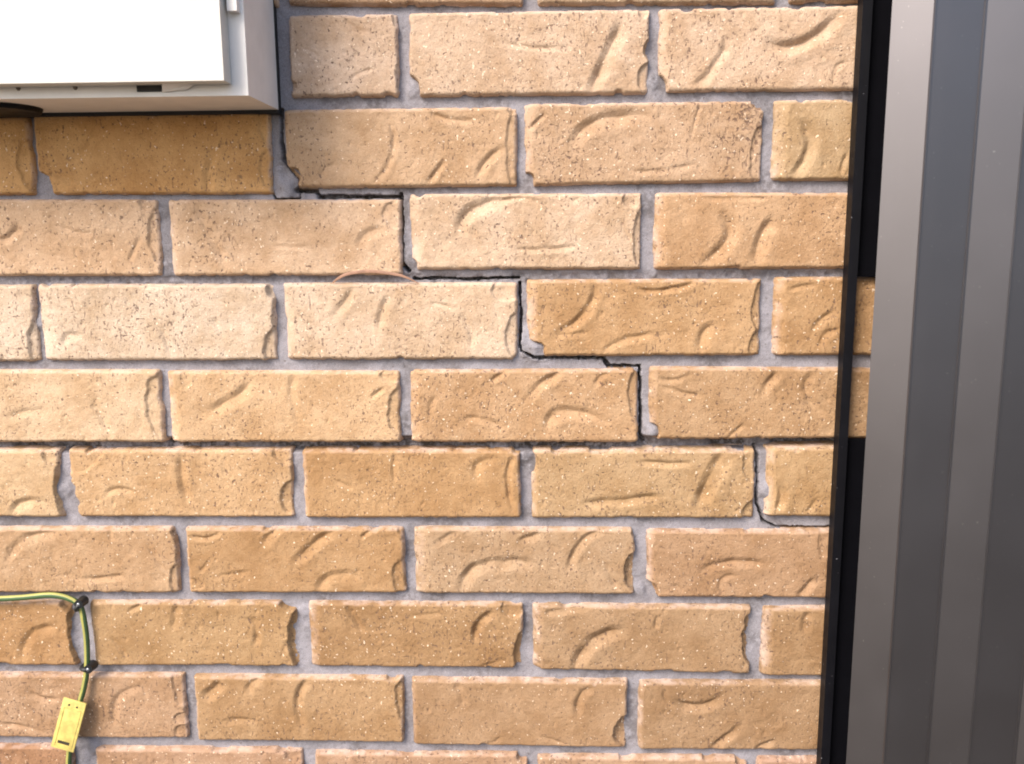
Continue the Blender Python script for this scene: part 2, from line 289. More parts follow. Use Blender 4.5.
def brick_material():
    g = NT('brick_clay')
    tc = g.n('ShaderNodeTexCoord').outputs['Object']
    oi = g.n('ShaderNodeObjectInfo')
    off = g.math('MULTIPLY', oi.outputs['Random'], 37.0)
    cv = g.n('ShaderNodeCombineXYZ')
    g.l(off, cv.inputs[0]); g.l(off, cv.inputs[2])
    p = g.vadd(tc, cv.outputs[0])
    col = oi.outputs['Color']
    # cloudy tone of the fired clay
    n1 = g.noise(p, 22, 4, 0.6)
    c = g.mix(g.ramp(n1, 0.35, 0.7), g.mix(1.0, col, (1.08, 1.10, 1.14), 'MULTIPLY'), g.mix(1.0, col, (0.86, 0.81, 0.74), 'MULTIPLY'))
    n0 = g.noise(g.vadd(p, (8.1, 0.0, 3.3)), 9, 3, 0.6)
    c = g.mix(g.ramp(n0, 0.42, 0.68, 0, 0.7), c, g.mix(1.0, c, (0.92, 0.885, 0.83), 'MULTIPLY'))
    n2 = g.noise(p, 120, 4, 0.7)
    c = g.mix(g.ramp(n2, 0.3, 0.75, 0.0, 0.55), c, g.mix(1.0, c, (0.80, 0.74, 0.68), 'MULTIPLY'))
    grain = g.noise(p, 900, 2, 0.6)
    c = g.mix(g.ramp(grain, 0.3, 0.75, 0, 0.5), c, g.mix(1.0, c, (0.66, 0.62, 0.58), 'MULTIPLY'))
    # mortar film left along the arrises
    at = g.n('ShaderNodeAttribute', attribute_name='rim')
    film = g.math('MULTIPLY', at.outputs['Fac'], g.ramp(g.noise(p, 60, 3, 0.6), 0.38, 0.62, 0.05, 0.65))
    c = g.mix(film, c, (0.60, 0.47, 0.41))
    # iron spots, pits and pale grit
    dens = g.ramp(g.noise(p, 14, 2), 0.35, 0.72, -0.06, 0.02)
    s1 = g.noise(g.vadd(p, (3.1, 1.7, 9.2)), 300, 1.5, 0.5)
    st = g.n('ShaderNodeAttribute', attribute_name='stain').outputs['Fac']
    dens = g.math('ADD', dens, g.math('MULTIPLY', st, -0.15))
    spot = g.ramp(g.math('SUBTRACT', s1, dens), 0.685, 0.73)
    s2 = g.noise(g.vmul(g.vadd(p, (7.3, 0.4, 2.2)), (1.0, 1.0, 0.38)), 420, 1.0, 0.5)
    streak = g.ramp(g.math('SUBTRACT', s2, dens), 0.715, 0.76)
    fine = g.ramp(g.noise(g.vadd(p, (2.3, 8.8, 5.1)), 620, 1.0, 0.5), 0.70, 0.76, 0, 0.8)
    big = g.ramp(g.noise(g.vadd(p, (6.6, 3.8, 1.4)), 150, 2.5, 0.6), 0.715, 0.75)
    pit = g.math('MAXIMUM', g.math('MAXIMUM', spot, g.math('MULTIPLY', streak, 0.8)), g.math('MAXIMUM', fine, big))
    c = g.mix(g.math('MULTIPLY', pit, g.ramp(g.noise(p, 210, 1.0), 0.3, 0.65, 0.25, 0.8)), c, (0.10, 0.055, 0.042))
    s3 = g.noise(g.vadd(p, (11.3, 5.4, 4.2)), 330, 1.0, 0.5)
    grit = g.ramp(s3, 0.70, 0.75)
    c = g.mix(g.math('MULTIPLY', grit, 0.75), c, (0.78, 0.62, 0.47))
    g.l(c, g.b.inputs['Base Color'])
    g.b.inputs['Roughness'].default_value = 0.78
    g.b.inputs['Specular IOR Level'].default_value = 0.3
    h = g.math('ADD', g.math('MULTIPLY', g.noise(p, 480, 4, 0.65), 0.9), g.math('MULTIPLY', n2, 1.3))
    h = g.math('SUBTRACT', h, g.math('MULTIPLY', pit, 0.9))
    h = g.math('ADD', h, g.math('MULTIPLY', grit, 0.3))
    g.bump(h, 0.65, 0.0011)
    return g.m

def mortar_material():
    g = NT('cement_mortar')
    p = g.n('ShaderNodeTexCoord').outputs['Object']
    n1 = g.noise(p, 30, 5, 0.65)
    c = g.mix(g.ramp(n1, 0.3, 0.7), (0.305, 0.29, 0.318), (0.24, 0.226, 0.243))
    sand = g.noise(p, 1100, 2, 0.7)
    c = g.mix(g.ramp(sand, 0.3, 0.75, 0, 0.8), c, g.mix(1.0, c, (0.56, 0.54, 0.53), 'MULTIPLY'))
    at = g.n('ShaderNodeAttribute', attribute_name='grime_shade')
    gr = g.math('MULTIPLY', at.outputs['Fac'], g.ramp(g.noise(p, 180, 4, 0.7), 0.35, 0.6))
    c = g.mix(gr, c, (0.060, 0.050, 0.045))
    dk = g.ramp(g.noise(g.vadd(p, (4, 2, 7)), 260, 2, 0.6), 0.67, 0.74, 0, 0.7)
    c = g.mix(dk, c, (0.10, 0.085, 0.08))
    g.l(c, g.b.inputs['Base Color'])
    g.b.inputs['Roughness'].default_value = 0.9
    g.b.inputs['Specular IOR Level'].default_value = 0.2
    g.bump(g.math('ADD', g.math('MULTIPLY', g.noise(p, 700, 4, 0.7), 1.0), g.math('MULTIPLY', g.noise(p, 160, 3), 1.0)), 0.5, 0.001)
    return g.m

def simple(name, col, rough=0.5, metal=0.0, spec=0.5, var=0.08, scale=40, bump=0.0, bscale=300, speck=None, rvar=1.0):
    g = NT(name)
    p = g.n('ShaderNodeTexCoord').outputs['Object']
    n1 = g.noise(p, scale, 5, 0.6)
    k = 1.0 - var * 2
    c = g.mix(g.ramp(n1, 0.3, 0.7), col, tuple(x * k for x in col))
    if speck:
        s = g.ramp(g.noise(g.vadd(p, (5, 9, 1)), 330, 1.0), 0.775, 0.80)
        c = g.mix(g.math('MULTIPLY', s, 0.7), c, speck)
    g.l(c, g.b.inputs['Base Color'])
    g.l(g.ramp(g.noise(g.vadd(p, (1, 2, 3)), scale * 1.7, 4), 0.2, 0.8, max(0.02, rough - 0.06 * rvar), rough + 0.08 * rvar), g.b.inputs['Roughness'])
    g.b.inputs['Metallic'].default_value = metal
    g.b.inputs['Specular IOR Level'].default_value = spec
    if bump:
        g.bump(g.noise(p, bscale, 3), bump, 0.001)
    return g.m

M_BRICK = brick_material()
M_MORTAR = mortar_material()
M_CORE = simple('wall_core_block', (0.05, 0.045, 0.04), 0.95)
M_DOOR = simple('white_powder_coat', (0.50, 0.478, 0.44), 0.45, var=0.02)
M_CASE = simple('grey_white_powder_coat', (0.70, 0.665, 0.64), 0.5, var=0.04, bump=0.05)
M_BLACK = simple('black_rubber', (0.004, 0.004, 0.006), 0.5, var=0.1, spec=0.16, speck=(0.25, 0.25, 0.27))
M_BPLATE = simple('black_plastic_sheet', (0.0025, 0.0025, 0.004), 0.8, spec=0.05)
M_SEAL = simple('black_sealant', (0.012, 0.010, 0.010), 0.7, bump=0.3)
M_STEEL = simple('painted_grey_steel', (0.146, 0.137, 0.143), 0.45, metal=1.0, var=0.025, scale=9, rvar=0.35, bump=0.02, bscale=40, speck=(0.30, 0.29, 0.28))
M_GREEN = simple('green_insulation', (0.05, 0.10, 0.035), 0.55, var=0.1)
M_YELLOW = simple('yellow_insulation', (0.34, 0.32, 0.085), 0.55, var=0.1)
M_TAG = simple('yellow_tag_plastic', (0.58, 0.46, 0.13), 0.55, var=0.16, scale=120)
M_INK = simple('black_ink', (0.03, 0.022, 0.01), 0.6)
M_CLIP = simple('black_clip_plastic', (0.012, 0.014, 0.016), 0.35)
M_SCREW = simple('dull_screw_steel', (0.16, 0.13, 0.11), 0.6, metal=0.5)
M_NAIL = simple('nail_steel', (0.30, 0.31, 0.33), 0.35, metal=0.8)
M_GRASS = simple('dry_grass', (0.36, 0.20, 0.13), 0.7, var=0.15, scale=120)
M_GROUND = simple('unseen_ground', (0.115, 0.095, 0.07), 0.9, var=0.2, scale=6, bump=0.4, bscale=120)  # unseen brown ground, tone set for its bounce light and reflections

# ------------------------------------------------------------------ object helpers
def link(name, mesh, mat, parent=None, loc=(0, 0, 0)):
    o = bpy.data.objects.new(name, mesh)
    COL.objects.link(o)
    o.location = loc
    if mat is not None and not mesh.materials:
        mesh.materials.append(mat)
    o.parent = parent
    return o

def thing(name, label, cat, loc=(0, 0, 0), group=None):
    o = bpy.data.objects.new(name, None)
    COL.objects.link(o)
    o.empty_display_size = 0.05
    o.location = loc
    o['label'] = label
    o['category'] = cat
    if group:
        o['group'] = group
    return o

def grid_mesh(name, V, F, smooth=True, attr=None):
    me = bpy.data.meshes.new(name)
    me.vertices.add(len(V))
    me.vertices.foreach_set('co', V.astype(np.float32).ravel())
    me.loops.add(F.size)
    me.loops.foreach_set('vertex_index', F.astype(np.int32).ravel())
    me.polygons.add(len(F))
    me.polygons.foreach_set('loop_start', np.arange(0, F.size, 4, dtype=np.int32))
    me.polygons.foreach_set('loop_total', np.full(len(F), 4, dtype=np.int32))
    me.update(calc_edges=True)
    me.validate()
    me.polygons.foreach_set('use_smooth', np.full(len(me.polygons), smooth))
    if attr is not None:
        a = me.attributes.new(attr[0], 'FLOAT', 'POINT')
        a.data.foreach_set('value', attr[1].astype(np.float32).ravel())
    return me

def bm_mesh(name, bm, smooth=False, bevel=0.0, seg=2, angle=30):
    if bevel:
        es = [e for e in bm.edges if len(e.link_faces) == 2 and e.calc_face_angle(0) > math.radians(angle)]
        bmesh.ops.bevel(bm, geom=es, offset=bevel, segments=seg, affect='EDGES', profile=0.6)
    bmesh.ops.recalc_face_normals(bm, faces=bm.faces)
    me = bpy.data.meshes.new(name)
    bm.to_mesh(me)
    bm.free()
    if smooth:
        me.polygons.foreach_set('use_smooth', np.full(len(me.polygons), True))
        me.set_sharp_from_angle(angle=math.radians(40))
    return me

def add_box(bm, x0, x1, y0, y1, z0, z1):
    vs = [bm.verts.new((x, y, z)) for x in (x0, x1) for y in (y0, y1) for z in (z0, z1)]
    for f in ((0, 1, 3, 2), (4, 6, 7, 5), (0, 4, 5, 1), (2, 3, 7, 6), (0, 2, 6, 4), (1, 5, 7, 3)):
        bm.faces.new([vs[i] for i in f])

def box_mesh(name, x0, x1, y0, y1, z0, z1, bevel=0.0, seg=2):
    bm = bmesh.new()
    add_box(bm, x0, x1, y0, y1, z0, z1)
    return bm_mesh(name, bm, smooth=bool(bevel), bevel=bevel, seg=seg)

def spline(pts, n=10):
    P = [Vector(p) for p in pts]
    P = [P[0] * 2 - P[1]] + P + [P[-1] * 2 - P[-2]]
    out = []
    for i in range(1, len(P) - 2):
        for k in range(n):
            t = k / n
            a, b, c, d = P[i - 1], P[i], P[i + 1], P[i + 2]
            out.append(0.5 * ((2 * b) + (c - a) * t + (2 * a - 5 * b + 4 * c - d) * t * t + (3 * b - a - 3 * c + d) * t ** 3))
    out.append(P[-2])
    return out

def tube(bm, path, rad, n=12, a0=0.0, a1=2 * math.pi, flat=1.0, up=Vector((0, -1, 0)), twist=None):
    """sweep; angle 0 points at `up` (the viewer's side), a0..a1 may be a partial band"""
    closed = abs(a1 - a0 - 2 * math.pi) < 1e-6
    rings = []
    for i, p in enumerate(path):
        t = (path[min(i + 1, len(path) - 1)] - path[max(i - 1, 0)]).normalized()
        u = (up - t * up.dot(t)).normalized()
        w = t.cross(u)
        r = rad(i / (len(path) - 1)) if callable(rad) else rad
        m = n if closed else n + 1
        ph = twist(i / (len(path) - 1)) if twist else 0.0
        rings.append([bm.verts.new(p + u * (r * flat * math.cos(ph + a0 + (a1 - a0) * k / n)) + w * (r * math.sin(ph + a0 + (a1 - a0) * k / n))) for k in range(m)])
    for a, b in zip(rings, rings[1:]):
        for k in range(n):
            j = (k + 1) % len(a)
            bm.faces.new((a[k], a[j], b[j], b[k]))
    if closed:
        bm.faces.new(rings[0][::-1]); bm.faces.new(rings[-1])
    return rings

_lat = {}
def vnoise(x, z, scale, seed):
    if seed not in _lat:
        _lat[seed] = np.random.RandomState(seed).rand(128, 128)
    L = _lat[seed]
    a, b = x / scale + seed * 3.7, z / scale + seed * 1.3
    i, j = np.floor(a).astype(int), np.floor(b).astype(int)
    u, v = a - i, b - j
    u, v = u * u * (3 - 2 * u), v * v * (3 - 2 * v)
    i0, i1, j0, j1 = i % 128, (i + 1) % 128, j % 128, (j + 1) % 128
    return (L[i0, j0] * (1 - u) + L[i1, j0] * u) * (1 - v) + (L[i0, j1] * (1 - u) + L[i1, j1] * u) * v

def sstep(lo, hi, x):
    t = np.clip((x - lo) / (hi - lo), 0, 1)
    return t * t * (3 - 2 * t)

# ------------------------------------------------------------------ bricks
def crease_field(X, Z, q):
    x0, z0, x1, z1, x2, z2, w, d = q
    w = w * 1.12
    cx, cz = 2 * x1 - (x0 + x2) / 2, 2 * z1 - (z0 + z2) / 2          # control point of the quadratic
    t = np.linspace(0, 1, 19)
    px = (1 - t) ** 2 * x0 + 2 * t * (1 - t) * cx + t * t * x2
    pz = (1 - t) ** 2 * z0 + 2 * t * (1 - t) * cz + t * t * z2
    dx, dz = px[-1] - px[0], pz[-1] - pz[0]
    sgn = 1.0 if (-dz * 1.0 + dx * -0.9) > 0 else -1.0                # make the left normal point right and down
    out = np.zeros_like(X)
    m = (X > px.min() - 3 * w) & (X < px.max() + 3 * w) & (Z > pz.min() - 3 * w) & (Z < pz.max() + 3 * w)
    if not m.any():
        return out
    x, z = X[m], Z[m]
    best = np.full(x.shape, 1e9); bs = np.zeros(x.shape); bt = np.zeros(x.shape)
    for i in range(len(t) - 1):
        ex, ez = px[i + 1] - px[i], pz[i + 1] - pz[i]
        L = math.hypot(ex, ez) + 1e-9
        k = np.clip(((x - px[i]) * ex + (z - pz[i]) * ez) / L ** 2, 0, 1)
        rx, rz = x - px[i] - k * ex, z - pz[i] - k * ez
        r = np.hypot(rx, rz)
        s = sgn * (rx * -ez + rz * ex) / L
        c = r < best
        best[c] = r[c]; bs[c] = np.sign(s[c]) * r[c]; bt[c] = t[i] + k[c] * (t[1] - t[0])
    taper = np.clip(np.minimum(bt / 0.22, (1 - bt) / 0.22), 0, 1) * 0.85 + 0.15
    a0, a1 = 0.42 * w + 0.5, 0.62 * w + 0.6
    g = np.where(bs < 0, np.clip(1 + bs / a0, 0, 1) ** 1.25, np.clip(1 - bs / a1, 0, 1) ** 1.1)
    lip = 0.12 * np.exp(-((bs - 0.85 * w) / (0.3 * w)) ** 2)
    ends = np.where((bt <= 0) | (bt >= 1), np.exp(-(best / (0.3 * w)) ** 2), 1.0)
    out[m] = 1.35 * d * taper * ends * (lip - g)
    return out

def brick_mesh(xl, xr, tl, tr, bl, br, lb, cr, ch, seed, step=1.05, stain=None):
    """front face as a relief over the brick's own rectangle, sides running back into the wall; local origin at the centre"""
    xl, xr = xl - 1.6, xr + 2.0                   # the arrises wear back to the measured outline
    up = 1.6 if bl > 60 else 0.4                    
    tl, tr, bl, br = tl + up, tr + up, bl - 2.3, br - 2.3
    nx = max(8, int((xr - xl) / step)); nz = max(6, int((tl - bl) / step))
    u = np.linspace(0, 1, nx + 1); w = np.linspace(0, 1, nz + 1)
    Ug, Wg = np.meshgrid(u, w, indexing='ij')
    X = xl + (xr - xl) * Ug
    bot = bl + (br - bl) * Ug; top = tl + (tr - tl) * Ug
    Z = bot + (top - bot) * Wg
    n = lambda s, k, x=X, z=Z: vnoise(x, z, s, seed * 7 + k)
    rs = np.random.RandomState(seed + 500)
    # ragged outline: distance inwards from each arris
    dl = X - xl - 1.8 * n(14, 1) ** 2 - 0.8 * n(4, 2)
    dr = xr - X - 2.2 * n(15, 3) ** 2 - 0.9 * n(4, 4)
    dt = top - Z - 0.5 * n(30, 5) - 0.7 * n(5, 6) ** 2 - 2.6 * sstep(.8, .98, n(13, 17))
    db = Z - bot - 0.6 * n(30, 7) - 0.9 * n(5, 8) ** 2 - 2.2 * sstep(.82, .98, n(15, 18))
    def drop(d, wd, dep, pw):
        e = np.clip(1 - d / wd, 0, 1)
        return -dep * e ** pw - 14.0 * sstep(0.5, -0.9, d)
    lbw = lb * (0.75 + 0.5 * n(22, 23))
    h = drop(dl, lbw, min(4.4, 0.38 * lb + 0.5), 1.1) + drop(dr, 3.0, 1.6, 2) + drop(dt, 3.6, 1.9, 1.3) + drop(db, 4.0, 2.9, 1.4)
    # corners are knocked round
    for a, b in ((dl, dt), (dl, db), (dr, dt), (dr, db)):
        R = 1.5 + 3.5 * rs.rand()
        q = np.hypot(np.clip(R - a, 0, None), np.clip(R - b, 0, None)) - R
        h = h - 10 * sstep(-0.8, 1.2, q) - 1.0 * sstep(-3.5, 0, q)
    # rolled clay: slow waves, drag texture, sand
    h = h + 1.1 * (n(55, 9) - .5) + 0.5 * (n(19, 10) - .5) + 0.42 * (n(7, 11) - .5) + 0.24 * (n(2.8, 12) - .5)
    h = h - 0.55 * sstep(0.62, 0.85, n(9, 13)) * n(30, 14)
    xm, zm = (xl + xr) / 2, (tl + bl) / 2
    for q in cr:
        wob = 1.6 * (n(12, 15) - .5)
        h = h + crease_field(X + wob, Z + 1.6 * (n(11, 16) - .5), q) * (0.5 + 1.0 * n(13, 19))
    for cx, cz, rx, rz, dep in ch:
        dep = dep * 0.75 if dep < 5.8 else dep + 2.0
        q = np.hypot((X - cx) / rx, (Z - cz) / rz) + (0.26 if dep > 6 else 0.2) * (n(9, 20) - .5) + 0.07 * (n(3.5, 21) - .5)
        e = sstep(1.03, 0.90, q)
        h = h - e * dep * (0.8 + 0.45 * np.clip(1 - q, 0, 1)) - e * 0.5 * (n(5, 22) - .5)
    # a few pits
    for k in range(14):
        ax, az = rs.uniform(xl + 4, xr - 4), rs.uniform(min(bl, br) + 4, max(tl, tr) - 4)
        rr = rs.uniform(0.7, 1.7)
        h = h - rs.uniform(.5, 1.4) * np.exp(-(((X - ax) / rr) ** 2 + ((Z - az) / (rr * rs.uniform(1, 2.2))) ** 2))
    h = np.maximum(h, -24)
    dmin = np.minimum(np.minimum(dl / max(1.0, lb / 4.5), dr), np.minimum(dt, db * 1.6))
    rim = np.clip(1 - dmin / 4.5, 0, 1) ** 1.2
    V = np.stack([(X - xm) / 1000, -h / 1000, (Z - zm) / 1000], -1)
    idx = np.arange((nx + 1) * (nz + 1)).reshape(nx + 1, nz + 1)
    F = np.stack([idx[:-1, :-1], idx[1:, :-1], idx[1:, 1:], idx[:-1, 1:]], -1).reshape(-1, 4)
    loop = np.concatenate([idx[:, 0], idx[-1, 1:], idx[-2::-1, -1], idx[0, -2:0:-1]])
    back = V.reshape(-1, 3)[loop].copy(); back[:, 1] = 0.029
    nb = len(V.reshape(-1, 3))
    k = np.arange(len(loop)); k2 = (k + 1) % len(loop)
    S = np.stack([loop[k2], loop[k], nb + k, nb + k2], -1)
    Vall = np.concatenate([V.reshape(-1, 3), back])
    at = np.concatenate([rim.ravel(), np.zeros(len(loop))])
    me = grid_mesh('brick', Vall, np.concatenate([F, S]), True, ('rim', at))
    if stain:
        q = np.hypot((X - stain[0]) / stain[2], (Z - stain[1]) / stain[3]) + 0.5 * (n(9, 24) - .5)
        a = me.attributes.new('stain', 'FLOAT', 'POINT')
        a.data.foreach_set('value', np.concatenate([np.clip(1 - q, 0, 1).ravel(), np.zeros(len(loop))]).astype(np.float32))
    return me, (xm / 1000, 0, Z0 + zm / 1000)

ALB = 0.6
def clay(c, k=1.0):
    c = [a * 0.84 + b * 0.16 for a, b in zip(c, (222, 178, 136))]
    return (*[v * ALB * k * t for v, t in zip(lin(c), (0.93, 1.025, 1.11))], 1)
wall = thing('brick_wall', 'cracked tan textured brick wall with recessed grey mortar joints', 'wall', (0, 0, 0))
rows = {}
for i, (row, xl, xr, tl, tr, bl, br, lb, c, cr, ch) in enumerate(BRICKS):
    # the second course's third brick is spotted with iron at its right end
    me, loc = brick_mesh(xl, xr, tl, tr, bl, br, lb, cr, ch, i + 1, stain=(xr - 14, tr - 14, 75, 48) if row == 2 and -40 < xl < 0 else None)
    o = link('brick', me, M_BRICK, wall, loc)
    o.color = clay(c)
    r = rows.setdefault(row, [1e9, -1e9, (tl + tr) / 2, (bl + br) / 2])
    r[0] = min(r[0], xl); r[1] = max(r[1], xr)

# the rest of the wall, beyond the photograph's frame
rs = np.random.RandomState(4)
generic = []
for k in range(5):
    L = 230.0
    cr = []
    for j in range(4):
        cx, cz, a = rs.uniform(-95, 95), rs.uniform(-25, 25), rs.uniform(0.3, 1.4)
        ll = rs.uniform(10, 26); bow = rs.uniform(-8, 8)
        ex, ez = math.cos(a) * ll, math.sin(a) * ll
        cr.append((cx - ex, cz - ez, cx - bow * math.sin(a), cz + bow * math.cos(a), cx + ex, cz + ez, rs.uniform(6, 13), rs.uniform(1.2, 3)))
    ch = [(115, rs.uniform(-25, 25), rs.uniform(9, 14), rs.uniform(14, 30), rs.uniform(3, 5))]
    generic.append(brick_mesh(-115, 115, 38, 38, -38, -38, rs.uniform(4, 11), cr, ch, 90 + k, 2.4)[0])
tones = [(215, 168, 122), (228, 182, 138), (205, 155, 108), (236, 190, 148), (212, 165, 125)]
X_MIN, X_MAX = -1130, 800
def generic_brick(xc, zc):
    o = link('brick', generic[rs.randint(5)], M_BRICK, wall, (xc / 1000, 0, Z0 + zc / 1000))
    o.color = clay(tones[rs.randint(5)], rs.uniform(.92, 1.05))
for row in range(-3, 20):
    if row in rows:
        x0, x1, zt, zb = rows[row]
        zc = (zt + zb) / 2
        x = x0 - (24 if row == 1 else 10)
        while x > X_MIN:
            generic_brick(x - 115, zc); x -= 240
        x = x1 + 10
        while x < X_MAX:
            generic_brick(x + 115, zc); x += 240
    else:
        zc = -(row - 5) * 86 + 38 - (3 if row > 10 else 0)
        x = X_MIN - (120 if row % 2 else 0)
        while x < X_MAX:
            generic_brick(x + 115, zc); x += 240

# ------------------------------------------------------------------ mortar with the stepped crack
def seg_dist(X, Z, pts):
    best = np.full(X.shape, 1e9)
    for (ax, az), (bx, bz) in zip(pts, pts[1:]):
        ex, ez = bx - ax, bz - az
        k = np.clip(((X - ax) * ex + (Z - az) * ez) / (ex * ex + ez * ez), 0, 1)
        best = np.minimum(best, np.hypot(X - ax - k * ex, Z - az - k * ez))
    return best

def mortar():
    st = 0.8
    xs = np.arange(-650, 372, st); zs = np.arange(-400, 460, st)
    X, Z = np.meshgrid(xs, zs, indexing='ij')
    n = lambda s, k: vnoise(X, Z, s, 900 + k)
    h = -9.0 + 2.0 * (n(26, 1) - .5) + 0.8 * (n(8, 2) - .5) + 0.4 * (n(3, 3) - .5) + 0.3 * (n(1.6, 7) - .5)
    grime_shade = 0.5 * sstep(0.5, 0.85, n(24, 4))
    # the bed joint under the fifth course has lost its pointing
    lost = np.exp(-((Z - (-5.6 + 0.004 * X)) / 7.5) ** 6) * (0.55 + 0.45 * sstep(0.25, 0.6, n(30, 15)))
    dep = 10.0 + 8 * sstep(90, 110, X) + 2 * (n(18, 5) - .5)
    h = h - lost * dep
    grime_shade = np.maximum(grime_shade, lost * 1.0)  # open joint also darkened in colour, standing in for the shade of its depth
    # the one under the third course is crumbling
    crumb = np.exp(-((Z - 166) / 6.0) ** 4) * sstep(-620, -560, X)
    h = h - crumb * (1.0 + 2.0 * sstep(.5, .8, n(7, 6)))
    grime_shade = np.maximum(grime_shade, crumb * 0.4)
    for x, z, r, hh in MORTAR_LUMPS:
        h = h + 0.8 * hh * sstep(1.3, 0.1, np.hypot(X - x, (Z - z) * 0.8) / r + 0.7 * (n(9, 8) - .5))
    h = np.minimum(h, -0.8)
    Xw = X + 1.5 * (n(6, 9) - .5) + 0.8 * (n(2.5, 11) - .5); Zw = Z + 1.2 * (n(7, 10) - .5) + 0.8 * (n(2.5, 12) - .5)
    for w, pts in CRACKS:
        x0, x1 = min(p[0] for p in pts) - 8, max(p[0] for p in pts) + 8
        z0, z1 = min(p[1] for p in pts) - 8, max(p[1] for p in pts) + 8
        i0, i1 = np.searchsorted(xs, [x0, x1]); j0, j1 = np.searchsorted(zs, [z0, z1])
        s = np.s_[i0:i1, j0:j1]
        d = seg_dist(Xw[s], Zw[s], pts)
        half = 0.46 * w * (0.5 + 0.75 * n(11, 13)[s] + 0.35 * n(3, 14)[s])
        e = sstep(half + 0.25, half - 0.3, d)
        h[s] = h[s] * (1 - e) + (-24.0) * e
        grime_shade[s] = np.maximum(grime_shade[s], e)  # crack floor coloured dark too
    keep = np.ones((len(xs) - 1, len(zs) - 1), bool)
    Xc, Zc = X[:-1, :-1] + st / 2, Z[:-1, :-1] + st / 2
    for b in BRICKS:
        zt, zb = min(b[3], b[4]) - 10, max(b[5], b[6]) + 10
        i0, i1 = np.searchsorted(xs, [b[1] + 25, b[2] - 22]); j0, j1 = np.searchsorted(zs, [zb, zt])
        if i1 > i0 and j1 > j0:
            keep[i0:i1, j0:j1] = False
    V = np.stack([X / 1000, -h / 1000, Z0 + Z / 1000], -1).reshape(-1, 3)
    idx = np.arange(X.size).reshape(X.shape)
    F = np.stack([idx[:-1, :-1], idx[1:, :-1], idx[1:, 1:], idx[:-1, 1:]], -1)[keep]
    used = np.zeros(X.size, bool); used[F.ravel()] = True
    re = np.cumsum(used) - 1
    V, F, g = V[used], re[F], grime_shade.ravel()[used]
    # plain joints around the measured field
    ext = []
    a0, a1, c0, c1 = -1.38, 1.05, 0.0, Z0 + 0.77
    fx0, fx1, fz0, fz1 = -0.65, xs[-1] / 1000, Z0 - 0.40, Z0 + zs[-1] / 1000
    for (p, q, r, s) in ((a0, fx0, c0, c1), (fx1, a1, c0, c1), (fx0, fx1, c0, fz0), (fx0, fx1, fz1, c1)):
        ext += [(p, .008, r), (q, .008, r), (q, .008, s), (p, .008, s)]
    nb = len(V)
    V = np.concatenate([V, np.array(ext)])
    F = np.concatenate([F, nb + np.arange(16).reshape(4, 4)])
    g = np.concatenate([g, np.zeros(16)])
    return grid_mesh('mortar', V, F, True, ('grime_shade', g))
link('mortar', mortar(), M_MORTAR, wall)
link('wall_core', box_mesh('wall_core', -1.38, 1.05, 0.033, 0.12, 0.0, Z0 + 0.78), M_CORE, wall)

# ------------------------------------------------------------------ ground
bm = bmesh.new()
bmesh.ops.create_grid(bm, x_segments=8, y_segments=8, size=60)
gr = link('ground', bm_mesh('ground', bm), M_GROUND)
gr.location = (0, 0, -0.002)
gr['kind'] = 'structure'

# ------------------------------------------------------------------ meter box
XR, ZB, DEP = -0.2588, Z0 + 0.3329, 0.092
XL, ZT = XR - 0.44, ZB + 0.56
mb = thing('meter_box', 'white metal meter box with raised door mounted on the brick wall', 'meter box', (XR - 0.22, 0, ZB))
def mbp(name, me, mat, parent=None):
    o = link(name, me, mat, parent or mb)
    if parent is None:
        o.matrix_parent_inverse = Matrix.Translation(-mb.location)
    return o
mbp('case', box_mesh('case', XL, XR, -DEP, -0.004, ZB, ZT, 0.0016, 3), M_CASE)
mbp('seal', box_mesh('seal', XL - .002, XR - 0.0008, -0.0042, 0.010, ZB - 0.0034, ZT + .002, 0.0006, 1), M_SEAL)
door = mbp('door', box_mesh('door', XL + 0.013, XR - 0.0139, -DEP - 0.020, -DEP - 0.0012, ZB + 0.0095, ZT - 0.0095, 0.0018, 3), M_DOOR)
mbp('door_gasket', box_mesh('door_gasket', XL + 0.016, XR - 0.0175, -DEP - 0.0014, -DEP + 0.0004, ZB + 0.013, ZT - 0.013), M_SEAL)
bm = bmesh.new()                                                     # hinge knuckle
add_box(bm, XR - 0.0115, XR - 0.003, -DEP - 0.009, -DEP + 0.0003, ZB + 0.0685, ZB + 0.135)
mbp('hinge', bm_mesh('hinge', bm, True, 0.0012, 2), M_CASE)
bm = bmesh.new()                                                     # latch: dark keeper slot and a bent tab
add_box(bm, -0.3575, -0.3325, -DEP - 0.0016, -DEP + 0.0002, ZB + 0.0042, ZB + 0.0113)
mbp('latch_slot', bm_mesh('latch_slot', bm, False), M_SEAL)
bm = bmesh.new()
vs = [bm.verts.new(p) for p in ((-0.3345, -DEP - 0.0012, ZB + .0035), (-0.312, -DEP - 0.0012, ZB + .0055), (-0.305, -DEP - 0.002, ZB + .0095), (-0.331, -DEP - 0.009, ZB + .0105))]
f = bm.faces.new(vs)
r = bmesh.ops.extrude_face_region(bm, geom=[f])
for v in r['geom']:
    if isinstance(v, bmesh.types.BMVert):
        v.co.y -= 0.0018
mbp('latch_tab', bm_mesh('latch_tab', bm, False, 0.0004, 1), M_CASE)
for sx in (-0.4646, -0.4132):
    bm = bmesh.new()
    bmesh.ops.create_cone(bm, cap_ends=True, segments=12, radius1=0.0022, radius2=0.0016, depth=0.0014,
                          matrix=Matrix.Translation((sx, -DEP - 0.0006, ZB + 0.0088)) @ Matrix.Rotation(math.pi / 2, 4, 'X'))
    mbp('screw', bm_mesh('screw', bm, False), M_SCREW)
bm = bmesh.new()                                                     # cable gland plate under the case
